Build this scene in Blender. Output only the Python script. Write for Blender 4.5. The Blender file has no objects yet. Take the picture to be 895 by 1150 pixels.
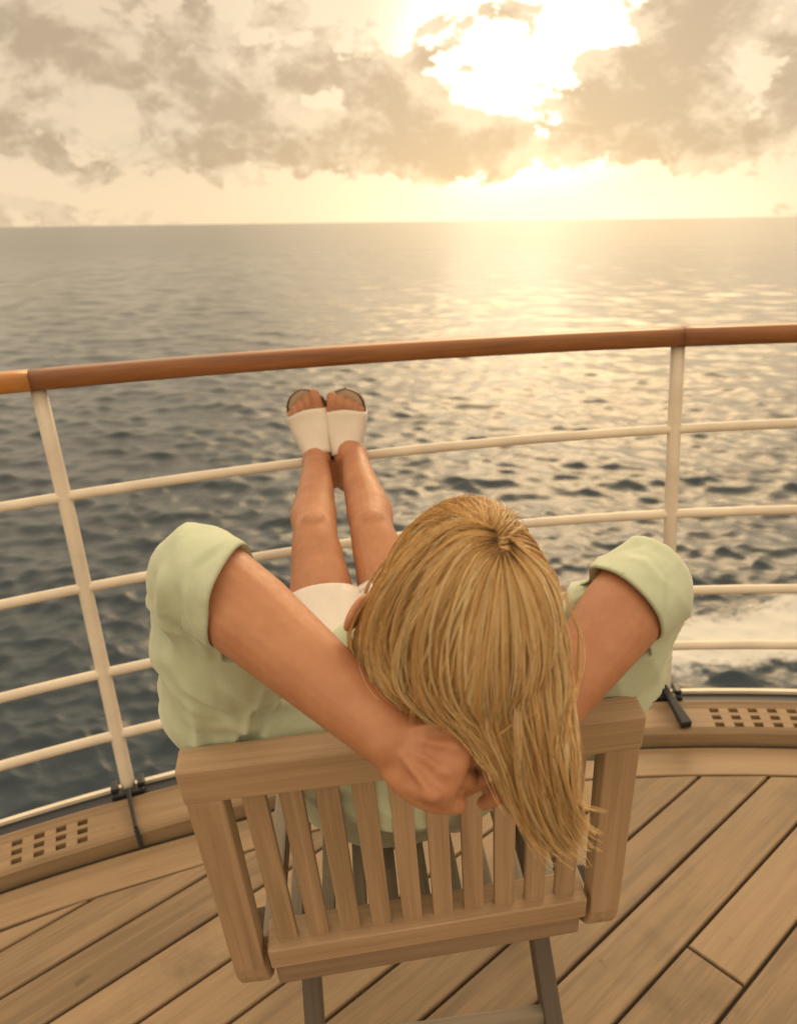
import bpy, bmesh, math, random
import numpy as np
from mathutils import Vector, Matrix, noise
random.seed(7); RNG = np.random.default_rng(11)
SC = bpy.context.scene; COL = SC.collection

# ------------------------------------------------------------------ camera geometry (ship frame: deck is z = 0, camera looks along +y)
FPX, PITCH, ROLL, CAMH = 840.0, 19.5, 4.8, 1.38
t_, r_ = math.radians(PITCH), math.radians(ROLL)
CF = Vector((0, math.cos(t_), -math.sin(t_))); CR0 = Vector((1, 0, 0)); CU0 = Vector((0, math.sin(t_), math.cos(t_)))
CR = CR0*math.cos(r_) - CU0*math.sin(r_); CU = CR0*math.sin(r_) + CU0*math.cos(r_)
CC = Vector((0, 0, CAMH))
def ray(px, py): return CF + CR*((px-447.5)/FPX) + CU*((575-py)/FPX)
def at(px, py, D): return CC + ray(px, py)*D                 # a measured point: direction and distance
def aty(px, py, y): d = ray(px, py); return CC + d*(y/d.y)
# the sea's level is read from the horizon: the ship heels a few degrees against it
SEA_UP = ray(895, 243).cross(ray(0, 255)).normalized()
HEEL = SEA_UP.rotation_difference(Vector((0, 0, 1))).to_matrix().to_4x4()   # ship frame -> world frame

cam = bpy.data.cameras.new('camera'); camo = bpy.data.objects.new('camera', cam); COL.objects.link(camo)
cam.sensor_fit = 'VERTICAL'; cam.sensor_height = 36; cam.lens = 36*FPX/1150
cam.clip_start = 0.05; cam.clip_end = 200000
cam.dof.use_dof = True; cam.dof.focus_distance = 0.98; cam.dof.aperture_fstop = 5.0
m = Matrix((CR, CU, -CF)).transposed().to_4x4(); m.translation = CC
camo.matrix_world = HEEL @ m
SC.camera = camo

# ------------------------------------------------------------------ daylight
sun_dir = (HEEL.to_3x3() @ ray(592, 72)).normalized()
SUN_EL = math.asin(sun_dir.z); SUN_AZ = math.atan2(sun_dir.x, sun_dir.y)
sl = bpy.data.lights.new('sun', 'SUN'); sl.energy = 0.5; sl.angle = math.radians(84); sl.color = (1.0, 0.80, 0.52)
so = bpy.data.objects.new('sun', sl); COL.objects.link(so)
so.rotation_euler = (-sun_dir).to_track_quat('-Z', 'Y').to_euler()
SC.view_settings.view_transform = 'Standard'; SC.view_settings.look = 'None'
SC.view_settings.exposure = 0.0; SC.view_settings.gamma = 1.0; SC.view_settings.use_curve_mapping = False
try:
    SC.cycles.use_denoising = True; SC.cycles.max_bounces = 8
except Exception: pass

class NT:
    """small helper to wire shader nodes"""
    def __init__(s, tree): s.t = tree
    def n(s, kind, **kw):
        nd = s.t.nodes.new(kind)
        for k, v in kw.items():
            if k == 'inp':
                for i, x in v.items():
                    if isinstance(x, bpy.types.NodeSocket): s.t.links.new(x, nd.inputs[i])
                    else: nd.inputs[i].default_value = x
            else: setattr(nd, k, v)
        return nd
    def math(s, op, a, b=0.0, c=0.0, clamp=False):
        return s.n('ShaderNodeMath', operation=op, use_clamp=clamp, inp={0: a, 1: b, 2: c}).outputs[0]
    def vmath(s, op, a, b=(0, 0, 0)):
        nd = s.n('ShaderNodeVectorMath', operation=op, inp={0: a, 1: b})
        return nd.outputs['Value'] if op in ('DOT_PRODUCT', 'LENGTH', 'DISTANCE') else nd.outputs[0]
    def mr(s, v, a, b, c, d, smooth=False):
        nd = s.n('ShaderNodeMapRange', inp={0: v, 1: a, 2: b, 3: c, 4: d})
        if smooth: nd.interpolation_type = 'SMOOTHSTEP'
        return nd.outputs[0]
    def noise(s, vec, scale, detail=4, rough=0.55, dist=0.0):
        return s.n('ShaderNodeTexNoise', inp={'Vector': vec, 'Scale': scale, 'Detail': detail, 'Roughness': rough, 'Distortion': dist}).outputs[0]
    def mix(s, f, a, b, blend='MIX'):
        nd = s.n('ShaderNodeMix', data_type='RGBA', blend_type=blend)
        for i, x in ((0, f), (6, a), (7, b)):
            if isinstance(x, bpy.types.NodeSocket): s.t.links.new(x, nd.inputs[i])
            else: nd.inputs[i].default_value = x
        return nd.outputs[2]
    def ramp(s, f, stops):
        nd = s.n('ShaderNodeValToRGB', inp={0: f}); e = nd.color_ramp.elements
        while len(e) < len(stops): e.new(0.5)
        for el, (p, c) in zip(e, stops): el.position = p; el.color = (*c, 1)
        return nd.outputs[0]

# world: Nishita sky behind a broken layer of cloud (procedural, in true sky directions)
W = bpy.data.worlds.new('World'); SC.world = W; W.use_nodes = True
N = NT(W.node_tree); W.node_tree.nodes.clear()
sky = N.n('ShaderNodeTexSky', sky_type='NISHITA', sun_disc=False, sun_elevation=SUN_EL, sun_rotation=SUN_AZ)
dirv = N.n('ShaderNodeTexCoord').outputs['Generated']
sep = N.n('ShaderNodeSeparateXYZ', inp={0: dirv}); dz = sep.outputs[2]
def wdir(px, py): return (HEEL.to_3x3() @ ray(px, py)).normalized()
# cloud field
warp = N.n('ShaderNodeTexNoise', inp={'Vector': dirv, 'Scale': 9.0, 'Detail': 3.0})
wv = N.vmath('SUBTRACT', warp.outputs['Color'], (0.5, 0.5, 0.5))
wv2 = N.n('ShaderNodeVectorMath', operation='SCALE', inp={0: wv, 3: 0.05}).outputs[0]
dwarp = N.vmath('ADD', dirv, wv2)
dst = N.vmath('MULTIPLY', dwarp, (1.0, 1.0, 1.7))
f1 = N.noise(dst, 9.0, 12, 0.70)
f2 = N.noise(N.vmath('ADD', dst, (3.1, 1.7, 0.4)), 17.0, 7, 0.6)
field = N.math('ADD', N.math('MULTIPLY', f1, 1.45), N.math('MULTIPLY', f2, 1.0))
# (centre px, half sizes in px, weight): the cloud banks and gaps as they stand in the sky
banks = [((60, 45), (70, 55), .22), ((190, 80), (80, 60), .22), ((215, 128), (90, 26), .18), ((300, 60), (90, 50), .14), ((455, 130), (130, 45), .24),
         ((560, 150), (50, 30), .14), ((775, 60), (80, 80), .46), ((675, 85), (45, 45), .16), ((720, 150), (110, 40), .22), ((870, 90), (60, 90), .10), ((860, 150), (80, 35), .10), ((150, 180), (160, 26), .10),
         ((380, 170), (170, 22), .12), ((30, 165), (60, 40), .10), ((545, 15), (36, 14), .16), ((605, 38), (34, 14), .13), ((0, 90), (40, 30), .16),
         ((610, 62), (74, 40), -.26), ((560, 100), (50, 26), -.18), ((515, 8), (34, 22), -.14), ((690, 22), (36, 22), -.16), ((600, 130), (50, 12), -.12), ((575, 100), (60, 7), .12), ((640, 62), (40, 6), .10), ((560, 62), (34, 6), .08), ((470, 45), (70, 9), -.15), ((580, 218), (190, 24), -.28), ((680, 205), (70, 16), -.16), ((345, 118), (50, 14), -.14), ((60, 120), (110, 16), -.16), ((835, 60), (26, 26), -.34), ((840, 110), (30, 24), -.26),
         ((300, 235), (420, 18), -.22), ((800, 225), (140, 18), -.22)]
acc = field
for (cx, cy), (sx, sy), wgt in banks:
    d0 = wdir(cx, cy); ux = (wdir(cx+5, cy)-wdir(cx-5, cy)); uy = (wdir(cx, cy+5)-wdir(cx, cy-5))
    kx = 10/ux.length/sx; ky = 10/uy.length/sy; ux.normalize(); uy.normalize()
    dlt = N.vmath('SUBTRACT', dwarp, tuple(d0))
    a = N.math('MULTIPLY', N.vmath('DOT_PRODUCT', dlt, tuple(ux)), kx)
    b = N.math('MULTIPLY', N.vmath('DOT_PRODUCT', dlt, tuple(uy)), ky)
    q = N.math('ADD', N.math('MULTIPLY', a, a), N.math('MULTIPLY', b, b))
    g = N.math('EXPONENT', N.math('MULTIPLY', q, -0.8))
    acc = N.math('MULTIPLY_ADD', g, wgt, acc)
cov = N.mr(acc, 1.19, 1.30, 0, 1, True)           # cloud cover
f1b = N.noise(N.vmath('ADD', dst, tuple((wdir(600, 40)-wdir(560, 110))*.55)), 9.0, 12, 0.70)
relief = N.math('MULTIPLY', N.math('SUBTRACT', f1b, f1), 2.4)
thick = N.mr(N.math('ADD', acc, relief), 1.14, 1.66, 0, 1, True)          # cloud thickness, darker cores
cs = N.vmath('DOT_PRODUCT', dirv, tuple(sun_dir)) # angle to the sun
near = N.mr(cs, 0.90, 1.0, 0, 1, True); tight = N.math('POWER', N.mr(cs, 0.975, 0.999, 0, 1, True), 2.6)
# directions near the horizon brighten
hz = N.mr(dz, 0.0, 0.16, 1, 0, True)
d1 = wdir(640, 215); cs2 = N.vmath('DOT_PRODUCT', dirv, tuple(d1)); hglow = N.math('POWER', N.mr(cs2, 0.93, 1.0, 0, 1, False), 2.2)
clear = N.mix(hz, (7.8, 6.35, 4.3, 1), (8.5, 7.0, 4.7, 1))
clear = N.mix(near, clear, (9.6, 8.2, 5.6, 1))
clear = N.mix(tight, clear, (25, 22, 16, 1))
clear = N.mix(N.math('MULTIPLY', hglow, N.mr(dz, 0.0, 0.09, 1, 0, True)), clear, (12.5, 10.7, 7.5, 1))
dark = N.mix(near, (4.9, 3.85, 2.5, 1), (5.5, 4.25, 2.7, 1))
lite = N.mix(near, (7.6, 6.3, 4.3, 1), (8.6, 7.1, 4.8, 1))
cl = N.mix(thick, lite, dark)
rim = N.math('MULTIPLY', N.mr(cov, .75, .15, 0, 1, True), near)
cl = N.mix(N.math('MULTIPLY', rim, .8), cl, (11.5, 9.8, 7.0, 1))
skyc = N.mix(cov, clear, cl)
# high cloud overhead and astern: plain bright overcast
back = N.mr(N.vmath('DOT_PRODUCT', dirv, (0, 1, 0)), 0.55, -0.1, 0, 1, True)
up = N.mr(dz, 0.25, 0.6, 0, 1, True)
f3 = N.mr(f1, 0.35, 0.65, 0, 1)
over = N.mix(f3, (14.5, 11.4, 7.5, 1), (11.6, 9.1, 6.0, 1))
over = N.mix(N.math('MULTIPLY', N.mr(dz, 0.6, 0.1, 0, 1, True), N.mr(N.vmath('DOT_PRODUCT', dirv, (.45, -.9, 0)), -.2, .6, 0, 1, True)), over, (8.0, 6.2, 4.1, 1))
skyc = N.mix(N.math('MAXIMUM', back, up), skyc, over)
# added bright sky patch, mostly out of view, for sea glitter and top light
lobe = N.math('POWER', N.mr(N.vmath('DOT_PRODUCT', dirv, tuple(wdir(700, -190))), .90, 1.0, 0, 1), 1.6)
lobe = N.math('MULTIPLY', lobe, N.mr(dz, .27, .40, 0, 1, True))
skyc = N.mix(lobe, skyc, (122, 89, 48, 1))
skyc = N.mix(1.0, skyc, (1.035, .985, .985, 1), 'MULTIPLY')
nis = N.mix(1.0, sky.outputs[0], (0.06, 0.06, 0.06, 1), 'MULTIPLY')
tot = N.mix(1.0, skyc, nis, 'ADD')
bg = N.n('ShaderNodeBackground', inp={0: tot, 1: 0.1}); out = N.n('ShaderNodeOutputWorld', inp={0: bg.outputs[0]})

# ------------------------------------------------------------------ helpers
def tag(o, label, cat=None, group=None, kind=None):
    if label: o['label'] = label
    if cat: o['category'] = cat
    if group: o['group'] = group
    if kind: o['kind'] = kind
    return o
def link(name, me, mat=None, parent=None, smooth=False):
    o = bpy.data.objects.new(name, me); COL.objects.link(o)
    if mat: me.materials.append(mat)
    if smooth: me.polygons.foreach_set('use_smooth', [True]*len(me.polygons))
    if parent: o.parent = parent
    return o
def mk(name, verts, faces, mat=None, parent=None, smooth=False):
    me = bpy.data.meshes.new(name); me.from_pydata([tuple(v) for v in verts], [], faces); me.update()
    return link(name, me, mat, parent, smooth)
def empty(name, loc=(0, 0, 0)):
    o = bpy.data.objects.new(name, None); COL.objects.link(o); o.location = loc; o.empty_display_size = .1; return o
class MB:
    """collects boxes / tubes into one mesh with a wood-grain UV (u along the piece)"""
    def __init__(s): s.bm = bmesh.new(); s.uv = s.bm.loops.layers.uv.new('UVMap')
    def _add(s, tmp, M, la, off):
        uvt = tmp.loops.layers.uv.new('UVMap'); ax = [0, 1, 2]; ax.remove(la)
        for f in tmp.faces:
            for l in f.loops:
                c = l.vert.co; l[uvt].uv = (c[la]+off, c[ax[0]]+c[ax[1]]*1.7+off*3.3)
        tmp.transform(M); me = bpy.data.meshes.new('tmp'); tmp.to_mesh(me); tmp.free(); s.bm.from_mesh(me); bpy.data.meshes.remove(me)
        return s
    def bar(s, p0, p1, w, t, wdir, bevel=.003, seg=2, taper=1.0):
        """box from p0 to p1, width w along wdir, thickness t across"""
        p0, p1 = Vector(p0), Vector(p1); z = (p1-p0); L = z.length; z.normalize()
        x = Vector(wdir); x = (x-z*x.dot(z)).normalized(); y = z.cross(x)
        tmp = bmesh.new(); bmesh.ops.create_cube(tmp, size=1)
        for v in tmp.verts:
            k = taper if v.co.z > 0 else 1.0
            v.co = Vector((v.co.x*w*k, v.co.y*t*k, v.co.z*L))
        if bevel: bmesh.ops.bevel(tmp, geom=list(tmp.edges), offset=bevel, segments=seg, affect='EDGES', profile=.6)
        M = Matrix((x, y, z)).transposed().to_4x4(); M.translation = (p0+p1)/2
        return s._add(tmp, M, 2, random.random()*9)
    def tube(s, pts, r, n=10, rad2=None, wdir=None):
        pts = [Vector(p) for p in pts]; rings = []; off = random.random()*9; acc = 0
        for i, p in enumerate(pts):
            a = pts[max(i-1, 0)]; b = pts[min(i+1, len(pts)-1)]; z = (b-a).normalized()
            x = Vector(wdir or (0, 0, 1)); x = (x-z*x.dot(z)).normalized(); y = z.cross(x)
            rr = r[i] if isinstance(r, (list, tuple)) else r; r2 = rad2 if rad2 else rr
            rings.append([s.bm.verts.new(p+x*math.cos(2*math.pi*k/n)*rr+y*math.sin(2*math.pi*k/n)*r2) for k in range(n)])
        for i in range(len(pts)-1):
            L = (pts[i+1]-pts[i]).length
            for k in range(n):
                k2 = (k+1) % n
                f = s.bm.faces.new((rings[i][k], rings[i][k2], rings[i+1][k2], rings[i+1][k])); f.smooth = True
                for l, (u, v) in zip(f.loops, ((acc, k), (acc, k+1), (acc+L, k+1), (acc+L, k))): l[s.uv].uv = (u+off, v*.02)
            acc += L
        s.bm.faces.new(rings[0][::-1]); s.bm.faces.new(rings[-1]); return s
    def build(s, name, mat, parent=None, smooth=False):
        me = bpy.data.meshes.new(name); s.bm.normal_update(); s.bm.to_mesh(me); s.bm.free()
        return link(name, me, mat, parent, smooth)

def material(name):
    mt = bpy.data.materials.new(name); mt.use_nodes = True; n = NT(mt.node_tree); mt.node_tree.nodes.clear()
    p = n.n('ShaderNodeBsdfPrincipled'); n.n('ShaderNodeOutputMaterial', inp={0: p.outputs[0]})
    return mt, n, p
def setp(n, p, **kw):
    for k, v in kw.items():
        k = k.replace('_', ' ')
        if isinstance(v, bpy.types.NodeSocket): n.t.links.new(v, p.inputs[k])
        else: p.inputs[k].default_value = v
def bump(n, p, h, strength=.3, dist=.002):
    b = n.n('ShaderNodeBump', inp={'Strength': strength, 'Distance': dist, 'Height': h}); n.t.links.new(b.outputs[0], p.inputs['Normal'])

def wood(name, c0, c1, c2, rough=.55, grain=1.0, coat=0.0, rnd=False, stain=0.0):
    mt, n, p = material(name)
    uv = n.n('ShaderNodeTexCoord').outputs['UV']
    g1 = n.noise(n.vmath('MULTIPLY', uv, (2.2, 70*grain, 1)), 1.0, 6, .6, .6)
    g2 = n.noise(n.vmath('MULTIPLY', uv, (9, 420*grain, 1)), 1.0, 3, .6)
    g3 = n.noise(n.vmath('MULTIPLY', uv, (1.3, 9, 1)), 1.0, 4, .6)
    f = n.math('ADD', n.math('MULTIPLY', g1, .55), n.math('ADD', n.math('MULTIPLY', g2, .2), n.math('MULTIPLY', g3, .3)))
    if rnd:
        at_ = n.n('ShaderNodeAttribute', attribute_name='rnd').outputs['Fac']
        f = n.math('ADD', f, n.math('MULTIPLY', n.math('SUBTRACT', at_, .5), .22))
    col = n.ramp(f, [(.36, c0), (.52, c1), (.70, c2)])
    if stain:
        obj = n.n('ShaderNodeTexCoord').outputs['Object']
        st = n.mr(n.noise(obj, 3.1, 6, .65), .52, .75, 0, stain, True)
        col = n.mix(st, col, (c0[0]*.55, c0[1]*.55, c0[2]*.55, 1))
        sp = n.mr(n.noise(obj, 17, 3, .5), .68, .76, 0, stain*.9, True)
        col = n.mix(sp, col, (c0[0]*.45, c0[1]*.42, c0[2]*.4, 1))
    setp(n, p, Base_Color=col, Roughness=n.mr(g1, .3, .7, rough-.08, rough+.1))
    p.inputs['Coat Weight'].default_value = coat; p.inputs['Coat Roughness'].default_value = .12
    bump(n, p, f, .35, .0012)
    return mt
M_CHAIR = wood('weathered teak', (.265, .182, .110), (.395, .28, .172), (.49, .36, .232), .55)
M_SEAT = wood('shaded seat teak', (.17, .145, .11), (.25, .215, .165), (.32, .275, .21), .65)  # chair teak with the grey of the seat's shade put into the colour
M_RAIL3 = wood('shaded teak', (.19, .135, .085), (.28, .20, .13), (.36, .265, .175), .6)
M_LEG = wood('shaded leg teak', (.055, .043, .03), (.085, .066, .047), (.12, .094, .068), .6)  # same teak, darkened: shade on the legs is painted into the colour
M_DECK = wood('deck teak', (.17, .12, .070), (.27, .192, .112), (.345, .252, .153), .55, .6, 0, True, .6)
M_MARGIN = wood('margin teak', (.20, .135, .074), (.285, .20, .114), (.35, .255, .15), .5, .6, 0, False, .25)
M_RAIL = wood('varnished rail wood', (.13, .047, .011), (.24, .09, .022), (.35, .145, .042), .42, .6, .25)
M_RAIL2 = wood('lighter varnished rail wood', (.33, .13, .022), (.46, .19, .036), (.54, .24, .06), .38, .6, .3)
def plain(name, col, rough=.5, metal=0.0, spots=0.0, bsc=60, bst=.1):
    mt, n, p = material(name); o = n.n('ShaderNodeTexCoord').outputs['Object']
    k = n.noise(o, 7, 5, .6); c2 = tuple(x*.8 for x in col)
    setp(n, p, Base_Color=n.mix(n.mr(k, .35, .7, 0, 1), (*col, 1), (*c2, 1)), Roughness=rough, Metallic=metal)
    bump(n, p, n.noise(o, bsc, 3, .5), bst, .001)
    return mt
M_WHITE = plain('cream gloss paint', (.80, .74, .62), .4)
M_NAVY = plain('dark navy paint', (.012, .017, .026), .4)
M_CAULK = plain('black caulking', (.035, .03, .024), .7)
M_HULL = plain('white hull paint', (.75, .74, .70), .4)
M_SOLE = plain('brown leather sole', (.11, .055, .028), .5)
M_STRAP = plain('white leather strap', (.78, .72, .64), .42, 0, 0, 160, .15)
M_INSOLE = plain('pale insole', (.50, .38, .26), .6)
M_BOLT = plain('brass bolt', (.30, .20, .09), .4, .8)

# ------------------------------------------------------------------ the ship: arcs of the stern
ACX, ACY, AR = .35, -1.99, 3.95
def sm(x, a, b): x = min(1, max(0, (x-a)/(b-a))); return x*x*(3-2*x)
def eoff(a): return -.02-.075*sm(a, 91, 106)
def arc(a, off, z):
    r = math.radians(a); q = AR+off; return Vector((ACX+q*math.cos(r), ACY+q*math.sin(r), z))
def edge(a, off, z): return arc(a, eoff(a)+off, z)
def railp(a, z): return arc(a, eoff(a)*(1-min(1, (z-.08)/.7)), z)
A0, A1 = 48, 136
AN = [A0+(A1-A0)*i/176 for i in range(177)]
def sheet(name, rows, mat, uvs=1.0, parent=None, kind='structure'):
    """quads between successive rows of points"""
    bm = bmesh.new(); uv = bm.loops.layers.uv.new('UVMap')
    R = [[bm.verts.new(p) for p in r] for r in rows]
    for i in range(len(R)-1):
        v0 = 0
        for k in range(len(R[0])-1):
            L = (R[i][k+1].co-R[i][k].co).length
            f = bm.faces.new((R[i][k], R[i][k+1], R[i+1][k+1], R[i+1][k]))
            w = (R[i+1][k].co-R[i][k].co).length
            for l, (u, v) in zip(f.loops, ((v0, 0), (v0+L, 0), (v0+L, w), (v0, w))): l[uv].uv = (u, v+i*.37)
            v0 += L
    bmesh.ops.recalc_face_normals(bm, faces=bm.faces)
    me = bpy.data.meshes.new(name); bm.to_mesh(me); bm.free()
    o = link(name, me, mat, parent)
    if kind: o['kind'] = kind
    return o

# deck: caulk bed, planks, curved margin plank
MARG, GRO = -.305, -.172
bed = [(-7, -6, -.004), (7, -6, -.004), (7, 0.4, -.004)]
rim = [edge(a, GRO+.02, -.012) for a in AN]
bm = bmesh.new()
vs = [bm.verts.new(p) for p in rim]; lo = [bm.verts.new((p.x*1.0, -6, -.012)) for p in rim]
for i in range(len(vs)-1): bm.faces.new((vs[i], vs[i+1], lo[i+1], lo[i]))
me = bpy.data.meshes.new('deck_bed'); bm.to_mesh(me); bm.free()
tag(link('deck_seams', me, M_CAULK), 'dark caulked seams between the deck planks', kind='structure')
PA = math.radians(37.7); PD = Vector((math.cos(PA), math.sin(PA), 0)); PN = Vector((-math.sin(PA), math.cos(PA), 0))
PITCHW, SEAM, O0 = .1236, .0075, .455
def hit_margin(n):
    """parameters along plank line n*PN + t*PD where it meets the margin arc"""
    c = Vector((ACX, ACY, 0)); f = lambda t: ((PN*n+PD*t)-c).length - (AR+MARG+eoff(math.degrees(math.atan2((PN*n+PD*t-c).y, (PN*n+PD*t-c).x))))
    dc = n-PN.dot(c); tc = PD.dot(c)
    if abs(dc) > AR+MARG-.1: return None
    h = math.sqrt((AR+MARG-.05)**2-dc*dc); res = []
    for s in (-1, 1):
        a, b = tc+s*(h-.4 if h > .5 else 0), tc+s*(h+.6)
        for _ in range(40):
            mid = (a+b)/2
            if f(mid) < 0: a = mid
            else: b = mid
        res.append((a+b)/2)
    return res
bm = bmesh.new(); uv = bm.loops.layers.uv.new('UVMap'); rl = bm.verts.layers.float.new('rnd')
for k in range(-44, 26):
    n0, n1 = O0+k*PITCHW+SEAM/2, O0+(k+1)*PITCHW-SEAM/2
    h0, h1 = hit_margin(n0), hit_margin(n1)
    if not h0 or not h1: continue
    g = .004
    lo0, lo1 = max(h0[0]+g, -6.5), max(h1[0]+g, -6.5)
    cuts = []; rr = random.Random(k*7+3); t = -6+rr.random()*2
    while t < 6: cuts.append(t); t += 1.7+rr.random()*1.6
    if k == 0: cuts = [-2.1, -.2, 1.09]            # the butt joint seen at lower right
    if k == 1: cuts = [-3, -.62, 2.2]
    if k in (2, 3, 4, 5, 6, 7, 8): cuts = [c for c in cuts if c < -.3 or c > 2.6]
    pieces = []; s0, s1 = lo0, lo1
    for c in cuts:
        if c-.003 > max(s0, s1)+.1 and c+.003 < min(h0[1], h1[1])-.1:
            pieces.append((s0, s1, c-.003, c-.003)); s0 = s1 = c+.003
    pieces.append((s0, s1, h0[1]-g, h1[1]-g))
    for (a0, a1, b0, b1) in pieces:
        rv = random.random(); off = random.random()*20
        nseg = 1
        top = [(a0, n0), (b0, n0), (b1, n1), (a1, n1)]
        b_ = .0022
        V = []; ctr = sum((PN*n+PD*t for t, n in top), Vector())/4
        out_ = [bm.verts.new(PN*n+PD*t+Vector((0, 0, -.003))) for t, n in top]
        ins = [bm.verts.new(PD*(t+(b_ if i in (0, 3) else -b_))+PN*(n+(b_ if i < 2 else -b_))) for i, (t, n) in enumerate(top)]
        dn = [bm.verts.new(v.co+Vector((0, 0, -.012))) for v in out_]
        fs = [bm.faces.new(ins)]
        for i in range(4):
            j = (i+1) % 4; fs.append(bm.faces.new((out_[i], out_[j], ins[j], ins[i]))); fs.append(bm.faces.new((dn[i], dn[j], out_[j], out_[i])))
        for f in fs:
            for l in f.loops:
                c = l.vert.co; l[uv].uv = (c.dot(PD)+off, c.dot(PN)+off*1.3)
        for v in out_+ins+dn: v[rl] = rv
bmesh.ops.recalc_face_normals(bm, faces=bm.faces)
me = bpy.data.meshes.new('deck'); bm.to_mesh(me); bm.free()
tag(link('deck', me, M_DECK), 'teak deck of diagonal planks with dark caulked seams', kind='structure')
AB = AN[::2]
sheet('deck_margin', [[edge(a, MARG+.004, -.008) for a in AB], [edge(a, MARG+.004, -.0015) for a in AB], [edge(a, MARG+.007, 0) for a in AB], [edge(a, GRO-.020, 0) for a in AB], [edge(a, GRO-.016, -.003) for a in AB], [edge(a, GRO-.016, -.012) for a in AB]], M_MARGIN)

# raised edge board with drain slots cut right through it
PL, PR_ = 107.25, 84.15                       # post angles at left and right
STEP = PL-PR_
groups = [PR_-STEP*.43, (PL+PR_)/2+30*0, PL+STEP*.36]
rad = [GRO+.004, GRO+.010, -.153, -.135, -.123, -.105, -.093, -.075, -.066, -.063, -.054, -.048]
zs = [.030, .038, .042, .0433, .0445, .0457, .047, .0482, .0515, .0515, .058, .056]
def slot_cells(cent, n, wid, gap):
    """angles of n slots round an angle"""
    k = 180/math.pi/AR; return [(cent+((i-(n-1)/2)*gap-wid/2)*k, cent+((i-(n-1)/2)*gap+wid/2)*k) for i in range(n)]
slots = []
for c in (PR_-4.5, PL+4.5, PR_-4.5-STEP, PL+4.5+STEP): slots += slot_cells(c, 8, .026, .054)
cutA = sorted({round(x, 5) for s in slots for x in s} | {a for a in AN[::2] if all(not (s[0]-.05 < a < s[1]+.05) for s in slots)})
bm = bmesh.new(); uv = bm.loops.layers.uv.new('UVMap'); G = {}
def gv(i, j, dz=0):
    key = (i, j, dz)
    if key not in G: p = edge(cutA[i], rad[j], zs[j]+dz); G[key] = bm.verts.new(p)
    return G[key]
hole_rows = {2, 4, 6}
def is_hole(i, j):
    if j not in hole_rows: return False
    mid = (cutA[i]+cutA[i+1])/2; return any(s[0] < mid < s[1] for s in slots)
for i in range(len(cutA)-1):
    u0, u1 = math.radians(cutA[i])*AR, math.radians(cutA[i+1])*AR
    for j in range(len(rad)-1):
        if j == 8: dzj = 0
        if is_hole(i, j):
            q = [gv(i, j), gv(i+1, j), gv(i+1, j+1), gv(i, j+1)]; d = [gv(i, j, -.03), gv(i+1, j, -.03), gv(i+1, j+1, -.03), gv(i, j+1, -.03)]
            fs = [bm.faces.new((q[a], q[(a+1) % 4], d[(a+1) % 4], d[a])) for a in range(4)]
        else: fs = [bm.faces.new((gv(i, j), gv(i+1, j), gv(i+1, j+1), gv(i, j+1)))]
        for f in fs:
            for l in f.loops: l[uv].uv = (u0 if l.vert in (gv(i, j), gv(i, j+1)) else u1, rad[j if l.vert in (gv(i, j), gv(i+1, j)) else j+1]+(.4 if j >= 8 else 0))
    for j, dzl in ((0, -.05), (len(rad)-1, -.06)):
        f = bm.faces.new((gv(i, j), gv(i+1, j), gv(i+1, j, dzl), gv(i, j, dzl)))
        for l in f.loops: l[uv].uv = (u0, l.vert.co.z)
bmesh.ops.recalc_face_normals(bm, faces=bm.faces)
# recessed joint between the two strakes of the board
for v in list(G.items()):
    if v[0][1] in (8, 9) and v[0][2] == 0: v[1].co.z += 0
me = bpy.data.meshes.new('edge_board'); bm.to_mesh(me); bm.free()
tag(link('edge_board', me, M_MARGIN), 'raised curved teak edge board with rows of drain slots at the foot of the railing', 'edge board')
sheet('gutter', [[edge(a, GRO-.03, -.03) for a in AB], [edge(a, -.06, -.03) for a in AB], [edge(a, -.045, .030) for a in AB], [edge(a, .022, .034) for a in AB]], M_NAVY)
sheet('deck_edge', [[edge(a, .022, .030) for a in AB], [edge(a, .022, .044) for a in AB], [edge(a, .036, .044) for a in AB], [edge(a, .036, -.3) for a in AB]], M_WHITE)
sheet('ship_hull', [[edge(a, .034, -.29) for a in AB], [edge(a, -.02, -4) for a in AB], [edge(a, -.3, -14) for a in AB]], M_HULL)

# railing: one thing
rail = empty('railing', arc(95, 0, .05))
tag(rail, 'curved ship railing, white posts and bars under a varnished wooden handrail', 'railing')
def hz_(a): p = arc(a, .0, 0); return 1.128-.030*p.x
def keep(o, par):                                 # parent without moving
    o.parent = par; o.matrix_parent_inverse = Matrix.Translation(par.location).inverted(); return o
def handrail(a0, a1, mat):
    mb = MB(); n = max(6, int((a1-a0)/.8)); prof = []
    w, h = .037, .0245
    for k in range(28):
        q = 2*math.pi*k/28; c, s_ = math.cos(q), math.sin(q)
        prof.append((w*math.copysign(abs(c)**.55, c), h*math.copysign(abs(s_)**.6, s_)))
    R = []
    for i in range(n+1):
        a = a0+(a1-a0)*i/n; R.append([mb.bm.verts.new(arc(a, x, hz_(a)+z)) for x, z in prof])
    for i in range(n):
        for k in range(28):
            k2 = (k+1) % 28; f = mb.bm.faces.new((R[i][k], R[i][k2], R[i+1][k2], R[i+1][k])); f.smooth = True
            u0, u1 = math.radians(a0+(a1-a0)*i/n)*AR, math.radians(a0+(a1-a0)*(i+1)/n)*AR
            for l, (u, v) in zip(f.loops, ((u0, k), (u0, k+1), (u1, k+1), (u1, k))): l[mb.uv].uv = (u, v*.006)
    mb.bm.faces.new(R[0]); mb.bm.faces.new(R[-1][::-1])
    bmesh.ops.recalc_face_normals(mb.bm, faces=mb.bm.faces)
    return keep(mb.build('handrail', mat), rail)
JL, JR = PL+.15, PR_-.1
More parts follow.
